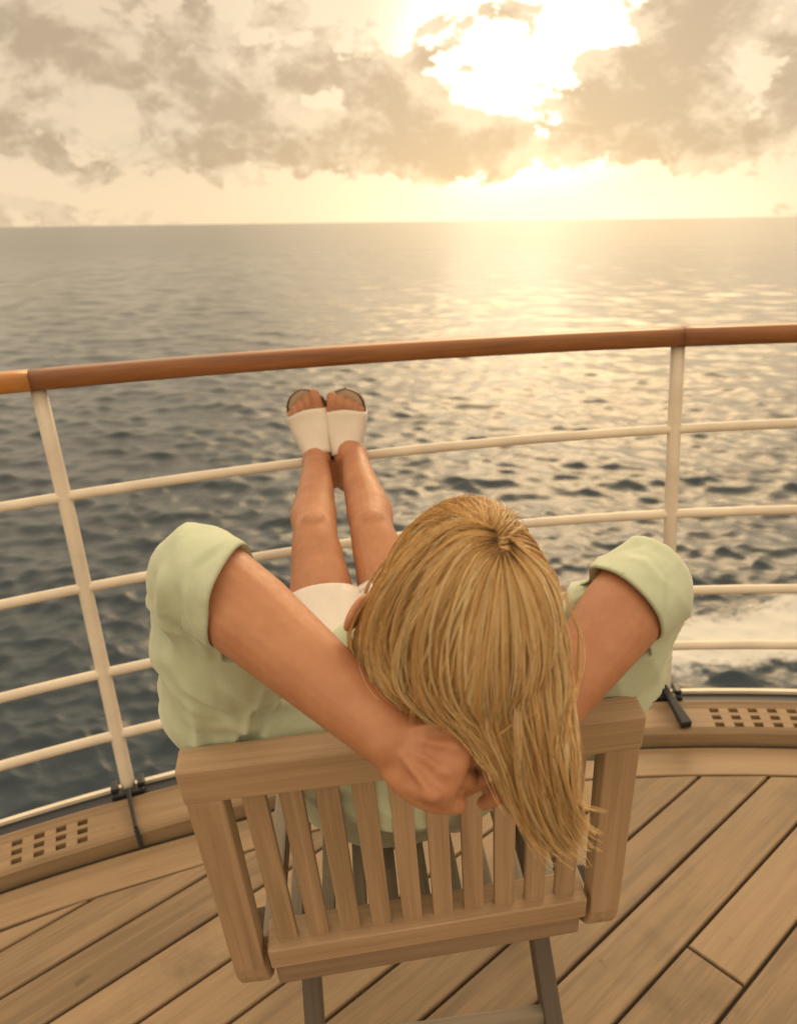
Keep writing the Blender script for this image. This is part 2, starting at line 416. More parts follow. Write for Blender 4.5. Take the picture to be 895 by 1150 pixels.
h1 = handrail(JR+.008, JL-.008, M_RAIL); h2 = handrail(JL+.008, A1, M_RAIL2); h2['label'] = 'paler orange varnished handrail length left of the joint'
h3 = handrail(A0, JR-.008, M_RAIL)
for z, r in ((.862, .0132), (.622, .0132), (.388, .0132), (.212, .0132)):
    keep(MB().tube([railp(a, z) for a in AN[::2]], r, 12).build('rail_bar', M_WHITE), rail)
for i in range(-1, 3):
    a = PR_+STEP*i
    pts = [railp(a, z) for z in (.02, .08, .2, .35, .55, .78, .95, hz_(a)-.02)]
    mb = MB(); mb.tube([p+Vector((0, 0, 0)) for p in pts], .0180, 14, .016, (math.cos(math.radians(a+90)), math.sin(math.radians(a+90)), 0))
    post = keep(mb.build('post', M_WHITE), rail)
    tdir = Vector((math.cos(math.radians(a+90)), math.sin(math.radians(a+90)), 0)); odir = Vector((math.cos(math.radians(a)), math.sin(math.radians(a)), 0))
    b0 = edge(a, 0, .062)
    mb = MB()
    for s in (-1, 1): mb.bar(b0+tdir*s*.034-odir*.03, b0+tdir*s*.034+odir*.012, .018, .034, tdir, .003)
    mb.bar(b0-tdir*.042-odir*.034-Vector((0, 0, .004)), b0+tdir*.042-odir*.034-Vector((0, 0, .004)), .022, .02, odir, .003)
    cl_ = mb.build('post_clamp', M_NAVY, post)
    mb = MB()
    e0 = edge(a, -.03, .070); e1 = edge(a-.25, GRO+.004, .050); e2 = edge(a-.33, GRO-.012, .0)
    if i == 0: e0 = edge(a+.15, .0, .09); e1 = edge(a-.3, -.165, .056)
    mb.bar(e0, e1, .012 if i else .016, .012, tdir, .003, 2, .8 if i else 1.9)
    if i: mb.bar(e1, e2, .010, .012, tdir, .002)
    br = mb.build('brace', M_NAVY, post)

# ------------------------------------------------------------------ deck chair
TL, TR, BL, BR = at(203, 854, .81), at(715, 791, .84), at(262, 1060, 1.0), at(690, 1005, 1.03)
CX = ((TR-TL)+(BR-BL)).normalized(); DN = ((BL-TL)+(BR-TR)).normalized(); DN = (DN-CX*DN.dot(CX)).normalized(); CN = CX.cross(DN)  # CN: out of the back's rear or front
if CN.y < 0: CN = -CN                                                # towards the sitter
TC = (TL+TR)/2; HW = .256
def side_dir(top, px, py, L):
    D = .9
    while (at(px, py, D)-top).length < L: D += .001
    return (at(px, py, D)-top).normalized()
DL_, DR_ = side_dir(TL, 267, 1083, .41), side_dir(TR, 689, 1004, .395)
FW = Vector((CN.x, CN.y, 0)).normalized()
def cp(x, d, n=0): k = (x+HW)/(2*HW); return TC+CX*x+(DL_*(1-k)+DR_*k)*d+CN*n
chair = empty('deck_chair', Vector((TC.x, TC.y+.25, 0)))
tag(chair, 'slatted teak deck chair with an open back, the woman leaning against it', 'chair')
def cpart(name, mb, mat=M_CHAIR): return keep(mb.build(name, mat), chair)
RT = .034                                                            # thickness of the frame
cpart('top_rail', MB().bar(cp(-HW-.002, .028, .0), cp(HW+.002, .028, .0), .054, RT+.002, DN, .005, 3))
SL_END = .362
for s in (-1, 1):
    x = s*(HW-.0205)
    mb = MB(); mb.bar(cp(x, .054, 0), cp(x, .405, 0), .041, RT, CX, .004, 3)
    st = cpart('stile', mb)
    # rounded lower end running forward under the seat
    pts = [cp(x, .400, 0), cp(x, .425, .003), cp(x, .452, .012), cp(x, .476, .030), cp(x, .490, .056)]
    mb = MB()
    for p0, p1 in zip(pts[:-1], pts[1:]): mb.bar(p0, p1+(p1-p0)*.25, .042, RT-.002, CX, .004)
    e = mb.build('stile_foot', M_CHAIR); e.parent = st
PI_ = .0412
for i in range(10):
    x0 = (i-4.5)*PI_; x1 = (i-4.5)*.0405
    cpart('back_slat', MB().bar(cp(x0, .053, .001), cp(x1, SL_END+.004, .001), .0268, .013, CX, .0025))
cpart('lower_rail', MB().bar(cp(-HW+.0475, SL_END+.022, .004), cp(HW-.0475, SL_END+.022, .004), .042, .046, DN, .004, 3))
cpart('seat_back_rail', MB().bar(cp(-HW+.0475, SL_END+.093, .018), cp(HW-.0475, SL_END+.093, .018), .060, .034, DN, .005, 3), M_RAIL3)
sb = cp(0, SL_END+.055, .05); sz = sb.z
def sp(x, f, z): v = sb+CX*x+FW*f; v.z = sz+z; return v
NS = 9
for i in range(NS):
    x = (i-(NS-1)/2)*.047
    mb = MB(); pts = [sp(x, -.03, -.012), sp(x, .06, -.004), sp(x, .2, -.010), sp(x, .34, .0), sp(x, .42, .004)]
    for p0, p1 in zip(pts[:-1], pts[1:]): mb.bar(p0, p1+(p1-p0).normalized()*.004, .019, .016, CX, .002)
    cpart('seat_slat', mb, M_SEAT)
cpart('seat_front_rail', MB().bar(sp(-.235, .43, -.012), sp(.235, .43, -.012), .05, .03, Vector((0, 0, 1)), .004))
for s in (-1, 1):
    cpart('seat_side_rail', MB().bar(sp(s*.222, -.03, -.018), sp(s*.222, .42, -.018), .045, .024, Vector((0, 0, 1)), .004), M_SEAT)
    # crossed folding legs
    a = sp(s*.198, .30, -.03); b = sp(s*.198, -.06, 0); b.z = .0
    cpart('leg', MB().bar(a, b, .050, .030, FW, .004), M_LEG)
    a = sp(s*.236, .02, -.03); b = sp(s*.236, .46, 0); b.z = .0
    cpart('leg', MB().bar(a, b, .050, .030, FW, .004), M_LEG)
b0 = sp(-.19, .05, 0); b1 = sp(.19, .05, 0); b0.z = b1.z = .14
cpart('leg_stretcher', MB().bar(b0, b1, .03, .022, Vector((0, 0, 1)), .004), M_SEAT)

# ------------------------------------------------------------------ the woman
def lerp(a, b, t): return a+(b-a)*t
class Body:
    def __init__(s): s.v = []; s.f = []
    def loft(s, secs, n=24, cap=True):
        """secs: (centre, side vector, depth vector) - elliptical sections, the vectors carry the radii"""
        base = len(s.v); 
        if cap:
            d0 = (secs[1][0]-secs[0][0]).normalized(); d1 = (secs[-1][0]-secs[-2][0]).normalized()
            r0 = min(secs[0][1].length, secs[0][2].length); r1 = min(secs[-1][1].length, secs[-1][2].length)
            pre = [(secs[0][0]-d0*r0*math.sin(q), secs[0][1]*math.cos(q), secs[0][2]*math.cos(q)) for q in (1.5, 1.15, .75, .37)]
            post = [(secs[-1][0]+d1*r1*math.sin(q), secs[-1][1]*math.cos(q), secs[-1][2]*math.cos(q)) for q in (.37, .75, 1.15, 1.5)]
            secs = pre+secs+post
        for c, a, b in secs:
            for k in range(n):
                q = 2*math.pi*k/n; s.v.append(c+a*math.cos(q)+b*math.sin(q))
        m_ = len(secs)
        for i in range(m_-1):
            for k in range(n):
                k2 = (k+1) % n; s.f.append((base+i*n+k, base+i*n+k2, base+(i+1)*n+k2, base+(i+1)*n+k))
        s.f.append(tuple(base+k for k in range(n))[::-1]); s.f.append(tuple(base+(m_-1)*n+k for k in range(n)))
    def limb(s, pts, rads, side=None, flat=1.0, n=18, sub=5):
        """smooth tapered tube through joints (Catmull-Rom)"""
        P = [Vector(p) for p in pts]; secs = []
        for i in range(len(P)-1):
            p0 = P[i-1] if i else P[0]*2-P[1]; p3 = P[i+2] if i+2 < len(P) else P[-1]*2-P[-2]
            for k in range(sub+(1 if i == len(P)-2 else 0)):
                t = k/sub; a, b = P[i], P[i+1]
                c = .5*((2*a)+(b-p0)*t+(2*p0-5*a+4*b-p3)*t*t+(3*a-p0-3*b+p3)*t**3)
                secs.append((c, lerp(rads[i], rads[i+1], t*t*(3-2*t) if False else t)))
        out_ = []
        for i, (c, r) in enumerate(secs):
            d = (secs[min(i+1, len(secs)-1)][0]-secs[max(i-1, 0)][0]).normalized()
            x = Vector(side) if side is not None else (Vector((0, 0, 1)) if abs(d.z) < .8 else Vector((0, 1, 0)))
            x = (x-d*x.dot(d)).normalized(); y = d.cross(x); out_.append((c, x*r*flat, y*r/flat if False else y*r))
        s.loft(out_, n)
    def ball(s, c, ax, ay, az, n=16):
        secs = []
        for i in range(1, 12):
            q = math.pi*i/12; secs.append((c-az*math.cos(q), ax*math.sin(q), ay*math.sin(q)))
        s.loft(secs, n, False)
    def remesh(s, name, vox, mat, smooth_it=3, parent=None, post=None, fac=.5):
        me = bpy.data.meshes.new(name+'_raw'); me.from_pydata([tuple(v) for v in s.v], [], s.f); me.update()
        bm = bmesh.new(); bm.from_mesh(me); bmesh.ops.recalc_face_normals(bm, faces=bm.faces); bm.to_mesh(me); bm.free()
        o = bpy.data.objects.new(name+'_raw', me); COL.objects.link(o)
        md = o.modifiers.new('r', 'REMESH'); md.mode = 'VOXEL'; md.voxel_size = vox; md.adaptivity = 0
        ms = o.modifiers.new('s', 'SMOOTH'); ms.iterations = smooth_it; ms.factor = fac
        dg = bpy.context.evaluated_depsgraph_get(); ev = o.evaluated_get(dg)
        res = bpy.data.meshes.new_from_object(ev); res.name = name
        bpy.data.objects.remove(o); bpy.data.meshes.remove(me)
        if post: post(res)
        res.materials.clear()
        return link(name, res, mat, parent, True)

LS, LE, LW, LK = at(268, 792, .91), at(224, 642, .765), at(440, 828, .668), at(513, 856, .650)
RS, RE, RW, RK = at(650, 770, .95), at(722, 655, .845), at(622, 792, .735), at(566, 838, .70)
HC = at(522, 690, .715)
SM = (LS+RS)/2
HIP = Vector((-.055, 1.14, .555)); LAT = Vector((.995, .10, 0)).normalized()
HL, HR = HIP-LAT*.085, HIP+LAT*.085
KL, KR = aty(351.5, 585, 1.445)-Vector((0, .0, .045)), aty(418, 583, 1.455)-Vector((0, 0, .045))
AL, AK = aty(354, 514, 1.835)+Vector((0, .01, -.012)), aty(397, 508, 1.835)+Vector((0, .01, -.012))
SOLEY = 1.902
def footframe(heel, toe):
    a = Vector((toe[0], SOLEY, toe[1]))-Vector((heel[0], SOLEY, heel[1])); L = a.length; a.normalize()
    n = Vector((0, -1, .0)); n = (n-a*n.dot(a)).normalized(); b = a.cross(n); return Vector((heel[0], SOLEY, heel[1])), a, b, n, L
hl, hr = aty(371, 548, SOLEY), aty(391, 549, SOLEY); tl, tr = aty(338, 441, SOLEY), aty(388, 440, SOLEY)
FLF = footframe((hl.x, hl.z), (tl.x, tl.z)); FRF = footframe((hr.x, hr.z), (tr.x, tr.z))
def fp(F, a, b, n): return F[0]+F[1]*(a*F[4])+F[2]*b+F[3]*n

B = Body()
# torso, from the neck root down to the seat
sp_ = [SM+Vector((0, -.01, .055)), SM, lerp(SM, HIP, .22)+Vector((0, -.03, -.02)), lerp(SM, HIP, .5)+Vector((0, -.055, -.045)), lerp(SM, HIP, .78)+Vector((0, -.035, -.04)), HIP, HIP+Vector((0, .07, -.005))]
tw = [.085, .166, .168, .150, .165, .178, .15]; td = [.05, .085, .105, .095, .105, .108, .09]
def torso(extra=0.0, hem=None):
    secs = []
    for i, c in enumerate(sp_):
        d = (sp_[min(i+1, 6)]-sp_[max(i-1, 0)]).normalized(); x = (LAT-d*LAT.dot(d)).normalized(); y = d.cross(x)
        secs.append((c, x*(tw[i]+extra), y*(td[i]+extra)))
    fine = []
    for i in range(6):
        for k in range(4):
            t = k/4; t2 = t
            fine.append(tuple(lerp(secs[i][j], secs[i+1][j], t2) for j in range(3)))
    fine.append(secs[-1]); return fine
B.loft(torso(), 32)
# neck and head
HUP = (CR*.10+CU*.66-CF*.74).normalized(); HF = (CU*.74+CF*.66); HF = (HF-HUP*HF.dot(HUP)).normalized(); HLt = HUP.cross(HF)   # crown, face, side
def hp(s_, f, u): return HC+HLt*s_+HF*f+HUP*u
B.limb([SM+Vector((0, 0, .03)), lerp(SM, hp(0, -.005, -.085), .55), hp(0, -.012, -.07)], [.062, .054, .056])
B.ball(hp(0, -.006, .012), HLt*.073, HF*.092, HUP*.092, 24)           # skull
B.loft([(hp(0, .062, -.105), HLt*.022, HF*.018), (hp(0, .055, -.09), HLt*.036, HF*.032), (hp(0, .04, -.06), HLt*.052, HF*.05), (hp(0, .03, -.02), HLt*.062, HF*.062), (hp(0, .02, .03), HLt*.066, HF*.068)], 20)  # jaw
B.loft([(hp(0, .088, .012), HLt*.007, HF*.008), (hp(0, .098, -.012), HLt*.009, HF*.010), (hp(0, .104, -.03), HLt*.014, HF*.011)], 12)            # nose
B.loft([(hp(-.02, .086, -.06), HUP*.006, HF*.006), (hp(0, .092, -.06), HUP*.009, HF*.009), (hp(.02, .086, -.06), HUP*.006, HF*.006)], 10)        # mouth
for s in (-1, 1):
    B.ball(hp(s*.030, .083, .012), HLt*.014, HF*.011, HUP*.009, 10)     # eyelids over the eyes
    B.loft([(hp(s*.014, .088, .028), HUP*.006, HF*.006), (hp(s*.036, .082, .032), HUP*.006, HF*.006), (hp(s*.054, .066, .026), HUP*.005, HF*.005)], 10)   # brow
    e = hp(s*.083, -.002, -.012)
    B.ball(e, HLt*.012+HF*.004, HF*.019, HUP*.031, 14)                 # ear
EAR = at(401, 688, .705)
B.ball(EAR, CR*.009+CF*.008, CF*.012, CU*.019+CR*.009, 14)
# arms
def arm(S, E, Wr, rad):
    u = (E-S); f_ = (Wr-E)
    B.limb([S, lerp(S, E, .45), E-u*.06, E+f_*.04, lerp(E, Wr, .30), lerp(E, Wr, .65), Wr], [rad*.056, rad*.050, rad*.046, rad*.047, rad*.0475, rad*.039, rad*.0305], None, 1.0, 20, 6)
arm(LS, LE, LW, .95); arm(RS, RE, RW, .95)
# hands
def hand(Wr, K, nrm, thumb, curl):
    """Wr wrist, K middle knuckle, nrm back of the hand, thumb side"""
    d = (K-Wr).normalized(); nrm = (nrm-d*nrm.dot(d)).normalized(); s = d.cross(nrm)
    if s.dot(thumb) < 0: s = -s
    Lp = (K-Wr).length
    B.loft([(Wr-d*.01, s*.027, nrm*.022), (lerp(Wr, K, .25), s*.031, nrm*.0215), (lerp(Wr, K, .6), s*.038, nrm*.018), (lerp(Wr, K, .95), s*.039, nrm*.0145)], 22)
    for i, (o, L, r) in enumerate(((.0315, .072, .0086), (.0105, .080, .0088), (-.0105, .074, .0085), (-.031, .058, .0077))):   # index .. little
        base = K+s*o-d*(.004+.006*abs(o)/.03)+nrm*.002
        B.ball(base+nrm*.0095-d*.001, s*.0080, d*.011, nrm*.0075, 10)
        B.limb([lerp(Wr, base, .35)+nrm*.0205, lerp(Wr, base, .7)+nrm*.0165, base+nrm*.0115], [.0036, .0040, .0046], None, 1, 8, 3)   # tendon
        p = [base-d*.02, base]; ang = 0
        for seg, c in zip((.45, .3, .25), curl):
            ang += c; q = math.radians(ang); p.append(p[-1]+(d*math.cos(q)-nrm*math.sin(q))*L*seg)
        B.limb(p, [r*1.0, r*1.12, r*1.02, r*.96, r*.8], s, 1.0, 12, 4)
    tb = lerp(Wr, K, .28)+s*.026-nrm*.004
    B.limb([lerp(Wr, K, .12)+s*.012-nrm*.004, tb, tb+(d*.80+s*.30-nrm*.25)*.034, tb+(d*.93+s*.12-nrm*.35)*.056], [.016, .0155, .0122, .0098], None, 1, 12, 5)
hand(LW, LK, -CF*.92+CU*.30, -CU+CR*.1, (62, 50, 40))
hand(RW, RK, -CF*.9+CU*.3, -CU-CR*.1, (25, 35, 30))
# legs
def leg(H, K, A, F, sgn):
    sgx = -1 if H.x < HIP.x else 1
    B.limb([H, lerp(H, K, .5)+Vector((0, 0, -.005)), lerp(H, K, .86), K, lerp(K, A, .12), lerp(K, A, .34)+Vector((.006*sgx, 0, -.014)), lerp(K, A, .68)+Vector((0, 0, -.006)), lerp(K, A, .92), A],
           [.088, .075, .055, .048, .0455, .0525, .041, .0325, .033], None, 1.0, 22, 6)
    B.ball(K+Vector((0, .010, .026)), Vector((.030, 0, 0)), Vector((0, .034, .008)), Vector((0, -.006, .034)), 16)      # kneecap
    # foot: heel, instep, ball, toes
    nA = (A-F[0]).dot(F[3]); aA = (A-F[0]).dot(F[1])/F[4]
    B.loft([(fp(F, .07, 0, .024), F[2]*.027, F[3]*.024), (fp(F, .16, 0, .034), F[2]*.031, F[3]*.034), (fp(F, aA, 0, .044), F[2]*.033, F[3]*.044), (fp(F, .45, 0, .034), F[2]*.034, F[3]*.034), (fp(F, .62, sgn*.002, .025), F[2]*.040, F[3]*.025), (fp(F, .76, sgn*.003, .019), F[2]*.042, F[3]*.018)], 20)
    B.limb([A, lerp(A, fp(F, aA+.05, 0, .05), .6), fp(F, .42, 0, .042)], [.036, .037, .03], None, 1, 16, 5)
    for i, (b, L, r) in enumerate(((-.0295, 1.0, .0125), (-.009, .985, .0088), (.008, .955, .0083), (.0225, .92, .0079), (.0345, .875, .0075))):
        b *= sgn*1.14; r *= 1.1
        B.limb([fp(F, .72, b*.92, .019), fp(F, L-.10, b, .023), fp(F, L-.035, b, .0165)], [r*1.05, r, r*.95], F[2], 1.08, 12, 4)
leg(HL, KL, AL, FLF, 1 if FLF[2].x < 0 else -1); leg(HR, KR, AK, FRF, -1 if FRF[2].x < 0 else 1)

def skin_mat():
    mt, n, p = material('skin'); o = n.n('ShaderNodeTexCoord').outputs['Object']
    k1 = n.noise(o, 9, 4, .6); k2 = n.noise(o, 160, 3, .6); k3 = n.noise(o, 700, 2, .5)
    c = n.mix(n.mr(k1, .35, .68, 0, 1), (.49, .238, .125, 1), (.38, .168, .085, 1))
    c = n.mix(n.mr(k2, .50, .72, 0, .16), c, (.36, .155, .08, 1))
    k4 = n.noise(o, 42, 5, .65); c = n.mix(n.mr(k4, .50, .72, 0, .35), c, (.42, .165, .095, 1)); c = n.mix(n.mr(k4, .48, .30, 0, .25), c, (.60, .33, .19, 1))
    setp(n, p, Base_Color=c, Roughness=n.mr(k2, .3, .7, .40, .56))
    p.inputs['Subsurface Weight'].default_value = .12; p.inputs['Subsurface Radius'].default_value = (.9, .35, .18); p.inputs['Subsurface Scale'].default_value = .006
    bump(n, p, n.math('ADD', n.math('MULTIPLY', k2, .6), n.math('MULTIPLY', k3, .5)), .45, .0008)
    return mt
M_SKIN = skin_mat()
woman = B.remesh('person', .003, M_SKIN, 2)
tag(woman, 'blonde woman in a pale green top reclining, hands behind her head, feet on the railing', 'person')

def cloth(name, c0, c1, sc=900, st=.25, tr=0):
    mt, n, p = material(name); o = n.n('ShaderNodeTexCoord').outputs['Object']
    k = n.noise(o, 14, 4, .6); w = n.noise(o, sc, 2, .6); w2 = n.noise(o, 70, 4, .6)
    c = n.mix(n.mr(k, .35, .65, 0, 1), (*c0, 1), (*c1, 1)); c = n.mix(n.mr(w, .4, .75, 0, .35), c, (c1[0]*.72, c1[1]*.72, c1[2]*.70, 1))
    setp(n, p, Base_Color=c, Roughness=.85); p.inputs['Sheen Weight'].default_value = .35; p.inputs['Sheen Roughness'].default_value = .4
    bump(n, p, n.math('ADD', n.math('MULTIPLY', w, .5), w2), st, .0014)
    return mt
M_GREEN = cloth('pale green knit', (.55, .63, .475), (.48, .57, .415))
M_SHORTS = cloth('white cotton', (.80, .75, .71), (.74, .69, .65))

def arrv(me): a = np.empty(len(me.vertices)*3); me.vertices.foreach_get('co', a); return a.reshape(-1, 3)
def nrmv(me): a = np.empty(len(me.vertices)*3); me.vertices.foreach_get('normal', a); return a.reshape(-1, 3)
def setv(me, a): me.vertices.foreach_set('co', a.ravel()); me.update()
# shirt
S = Body(); tl_ = torso(.014)
S.loft(tl_[2:22], 32)
S.limb([SM+Vector((0, 0, .02)), lerp(SM, hp(0, -.01, -.08), .38)], [.07, .062])
ops = []
def sleeve(Sh, E, Wr, k, cutn, r1=1.0):
    u = (E-Sh).normalized(); f_ = (Wr-E).normalized(); end = E+f_*(k+.045)
    inn = lerp(Sh, SM, .45)
    S.limb([inn+Vector((0, 0, -.03)), Sh-u*.0+Vector((0, 0, -.005)), lerp(Sh, E, .5), E-u*.035, E+f_*.022+u*.004, end], [.088*r1, .077*r1, .067*r1, .055*r1, .0525*r1, .0475*r1], None, 1, 24, 7)
    S.ball(E-u*.004+f_*.004, Vector((.0545, 0, 0)), Vector((0, .0545, 0)), Vector((0, 0, .0545)), 20)
    ops.append((E+f_*k, cutn.normalized(), Wr))
sleeve(LS, LE, LW, .046, CR*.95-CU*.22-CF*.15); sleeve(RS, RE, RW, .042, -CR*.76-CU*.55-CF*.25)
def shirt_post(me):
    co = arrv(me); no = nrmv(me)
    # folds: along the sleeves and across the back
    dsp = np.zeros(len(co))
    nzf = np.array([noise.noise(Vector((x*8, y*8+7, z*8))) for x, y, z in co])+.3
    for Sh, E in ((LS, LE), (RS, RE)):
        u = np.array((E-Sh).normalized()); L = (E-Sh).length; rel = co-np.array(Sh); t = rel@u; rad_ = np.linalg.norm(rel-t[:, None]*u, axis=1)
        m_ = np.clip(1-(rad_-.09)/.03, 0, 1)*np.clip((t+.05)/.05, 0, 1)
        ph = np.arctan2(rel@np.array(CR), rel@np.array(CF))
        w1 = np.sin(ph*4+t*11+1.5*np.sin(ph*2+t*17)); w2 = np.sin(t*40-ph*2.0+1.4*np.sin(ph*3+1))
        dsp += m_*(.0085*(1-np.abs(w1))**2.2*np.clip(.5+1.2*nzf, 0, 1)+.0020*(1-np.abs(w2))**2)
    nz = np.array([noise.noise(Vector((x*9, y*9, z*14))) for x, y, z in co]); n2 = np.array([noise.noise(Vector((x*24+5, y*24, z*36))) for x, y, z in co])
    w3 = np.array([noise.noise(Vector((x*5+2, y*5, z*9+x*8))) for x, y, z in co])
    dsp += .005*nz+.0012*n2+.007*np.clip(1-np.abs(w3)*3.2, 0, 1)**1.5-.001
    # creases drawn along measured lines: ridge with a hollow beside it
    def crease(line, amp, sig):
        P3 = [np.array(at(*p)) for p in line]; best = np.full(len(co), 9.0); sd_ = np.zeros(len(co))
        vw = np.array(CF); rel_ = co-np.array(CC); dpt = rel_@vw; px_ = rel_@np.array(CR)/dpt; py_ = rel_@np.array(CU)/dpt
        pts2 = [(((p-np.array(CC))@np.array(CR))/((p-np.array(CC))@vw), ((p-np.array(CC))@np.array(CU))/((p-np.array(CC))@vw)) for p in P3]
        tpos = np.zeros(len(co)); nseg = len(pts2)-1
        for i_ in range(nseg):
            (ax, ay), (bx, by) = pts2[i_], pts2[i_+1]; L2 = (bx-ax)**2+(by-ay)**2
            tq = np.clip(((px_-ax)*(bx-ax)+(py_-ay)*(by-ay))/L2, 0, 1); dd = np.hypot(px_-ax-tq*(bx-ax), py_-ay-tq*(by-ay))*dpt
            m3 = dd < best; best = np.where(m3, dd, best); tpos = np.where(m3, (i_+tq)/nseg, tpos)
            sd_ = np.where(m3, np.sign((px_-ax)*(by-ay)-(py_-ay)*(bx-ax)), sd_)
        face = np.clip(-(no@vw)*1.5, 0, 1); env = np.clip(np.minimum(tpos, 1-tpos)*5, 0.05, 1)
        return face*env*amp*(np.exp(-(best/sig)**2)-.55*np.exp(-((best-sig*2.0)/(sig*1.1))**2)*(sd_ > 0))
    for ln, am, sg_ in (([(190, 632, .77), (184, 680, .8), (200, 735, .82)], .008, .0055), ([(214, 650, .75), (220, 692, .78), (238, 742, .8)], .006, .005), ([(238, 668, .75), (244, 712, .78), (254, 746, .8)], .004, .004),
                        ([(180, 728, .85), (216, 766, .85), (272, 808, .85)], .011, .006), ([(240, 762, .85), (290, 792, .85), (338, 790, .85)], .006, .006), ([(205, 800, .85), (240, 816, .85), (300, 812, .85)], .005, .006),
                        ([(690, 612, .85), (728, 622, .85), (750, 652, .85), (748, 706, .85)], -.003, .0035), ([(700, 600, .85), (745, 612, .85), (764, 650, .85)], .003, .005), ([(258, 606, .76), (226, 640, .76), (222, 690, .77), (236, 742, .78)], -.0026, .003)):
        dsp += crease(ln, am*.75, sg_)
    co = co+no*dsp[:, None]
    setv(me, co)
    bm = bmesh.new(); bm.from_mesh(me); bm.verts.ensure_lookup_table()
    for end, d, Wr in ops:
        ax_ = (Wr-end).normalized(); reg = []
        for f in bm.faces:
            c_ = f.calc_center_median()-end; t_a = c_.dot(ax_)
            if -.08 < t_a < .10 and (c_-ax_*t_a).length < .070 and c_.dot(d) > -.02 and c_.length < .095: reg.append(f)
        gm = set(reg)
        for f in reg: gm.update(f.edges); gm.update(f.verts)
        bmesh.ops.bisect_plane(bm, geom=list(gm), plane_co=end, plane_no=d, dist=1e-5)
        kill = []
        for f in bm.faces:
            c_ = f.calc_center_median()-end; t_a = c_.dot(ax_)
            if c_.dot(d) > 0 and -.08 < t_a < .10 and (c_-ax_*t_a).length < .070 and c_.length < .095: kill.append(f)
        bmesh.ops.delete(bm, geom=kill, context='FACES')
    bmesh.ops.delete(bm, geom=[v for v in bm.verts if not v.link_faces], context='VERTS')
    for end, d, Wr in ops:
        rimv = [v for v in bm.verts if v.is_boundary and (v.co-end).length < .12]
        for _ in range(3):
            new = {}
            for v in rimv:
                nb = [e.other_vert(v).co for e in v.link_edges if e.is_boundary]
                if len(nb) == 2: new[v] = v.co*.4+(nb[0]+nb[1])*.3
            for v, c in new.items(): v.co = c
    # thickness turned in at the openings: a short inner sleeve
    for end, d, Wr in ops:
        be = [e for e in bm.edges if e.is_boundary and (e.verts[0].co-end).length < .12]
        ring = be
        for step, (push, shrink) in enumerate(((.0025, .965), (-.012, .93), (-.02, .93))):
            r = bmesh.ops.extrude_edge_only(bm, edges=ring); vs_ = [g for g in r['geom'] if isinstance(g, bmesh.types.BMVert)]; ring = [g for g in r['geom'] if isinstance(g, bmesh.types.BMEdge) and g.is_boundary]
            cen = sum((v.co for v in vs_), Vector())/max(1, len(vs_))
            for v in vs_: v.co = cen+(v.co-cen)*shrink+d*push
    bmesh.ops.recalc_face_normals(bm, faces=bm.faces)
    bm.to_mesh(me); bm.free(); me.update()
shirt = S.remesh('shirt', .0036, M_GREEN, 3, woman, shirt_post)
# rolled seam just above each sleeve opening
for end, d, Wr in ops:
    pass
# shorts
H_ = Body(); H_.loft(torso(.012)[17:], 30)
def short_leg(H, K, e): H_.limb([H, lerp(H, K, .3), lerp(H, K, e)], [.100, .088, .079], None, 1.0, 24, 8)
short_leg(HL, KL, .67); short_leg(HR, KR, .67)
def shorts_post(me):
    co = arrv(me); no = nrmv(me); nz = np.array([noise.noise(Vector((x*11, y*14, z*11+3))) for x, y, z in co]); setv(me, co+no*(.004*nz)[:, None])
    bm = bmesh.new(); bm.from_mesh(me)
    for H, K in ((HL, KL), (HR, KR)):
        d = (K-H).normalized(); end = lerp(H, K, .67)
        cut = lambda c: (c-end).dot(d) > .0 and ((c-end)-d*(c-end).dot(d)).length < .12
        bmesh.ops.delete(bm, geom=[f for f in bm.faces if cut(f.calc_center_median())], context='FACES')
    bmesh.ops.delete(bm, geom=[v for v in bm.verts if not v.link_faces], context='VERTS')
    for H, K in ((HL, KL), (HR, KR)):
        d = (K-H).normalized(); end = lerp(H, K, .67)
        rv = [v for v in bm.verts if v.is_boundary and abs((v.co-end).dot(d)) < .02 and (v.co-end).length < .12]
        for v in rv: v.co -= d*((v.co-end).dot(d))
        ring = [e for e in bm.edges if e.is_boundary and e.verts[0] in rv and e.verts[1] in rv]
        for push, shrink in ((.001, .97), (-.015, .95)):
            r = bmesh.ops.extrude_edge_only(bm, edges=ring); vs_ = [g for g in r['geom'] if isinstance(g, bmesh.types.BMVert)]; ring = [g for g in r['geom'] if isinstance(g, bmesh.types.BMEdge) and g.is_boundary]
            cen = sum((v.co for v in vs_), Vector())/max(1, len(vs_))
            for v in vs_: v.co = cen+(v.co-cen)*shrink+d*push
    bmesh.ops.recalc_face_normals(bm, faces=bm.faces); bm.to_mesh(me); bm.free(); me.update()
H_.remesh('shorts', .005, M_SHORTS, 3, woman, shorts_post)
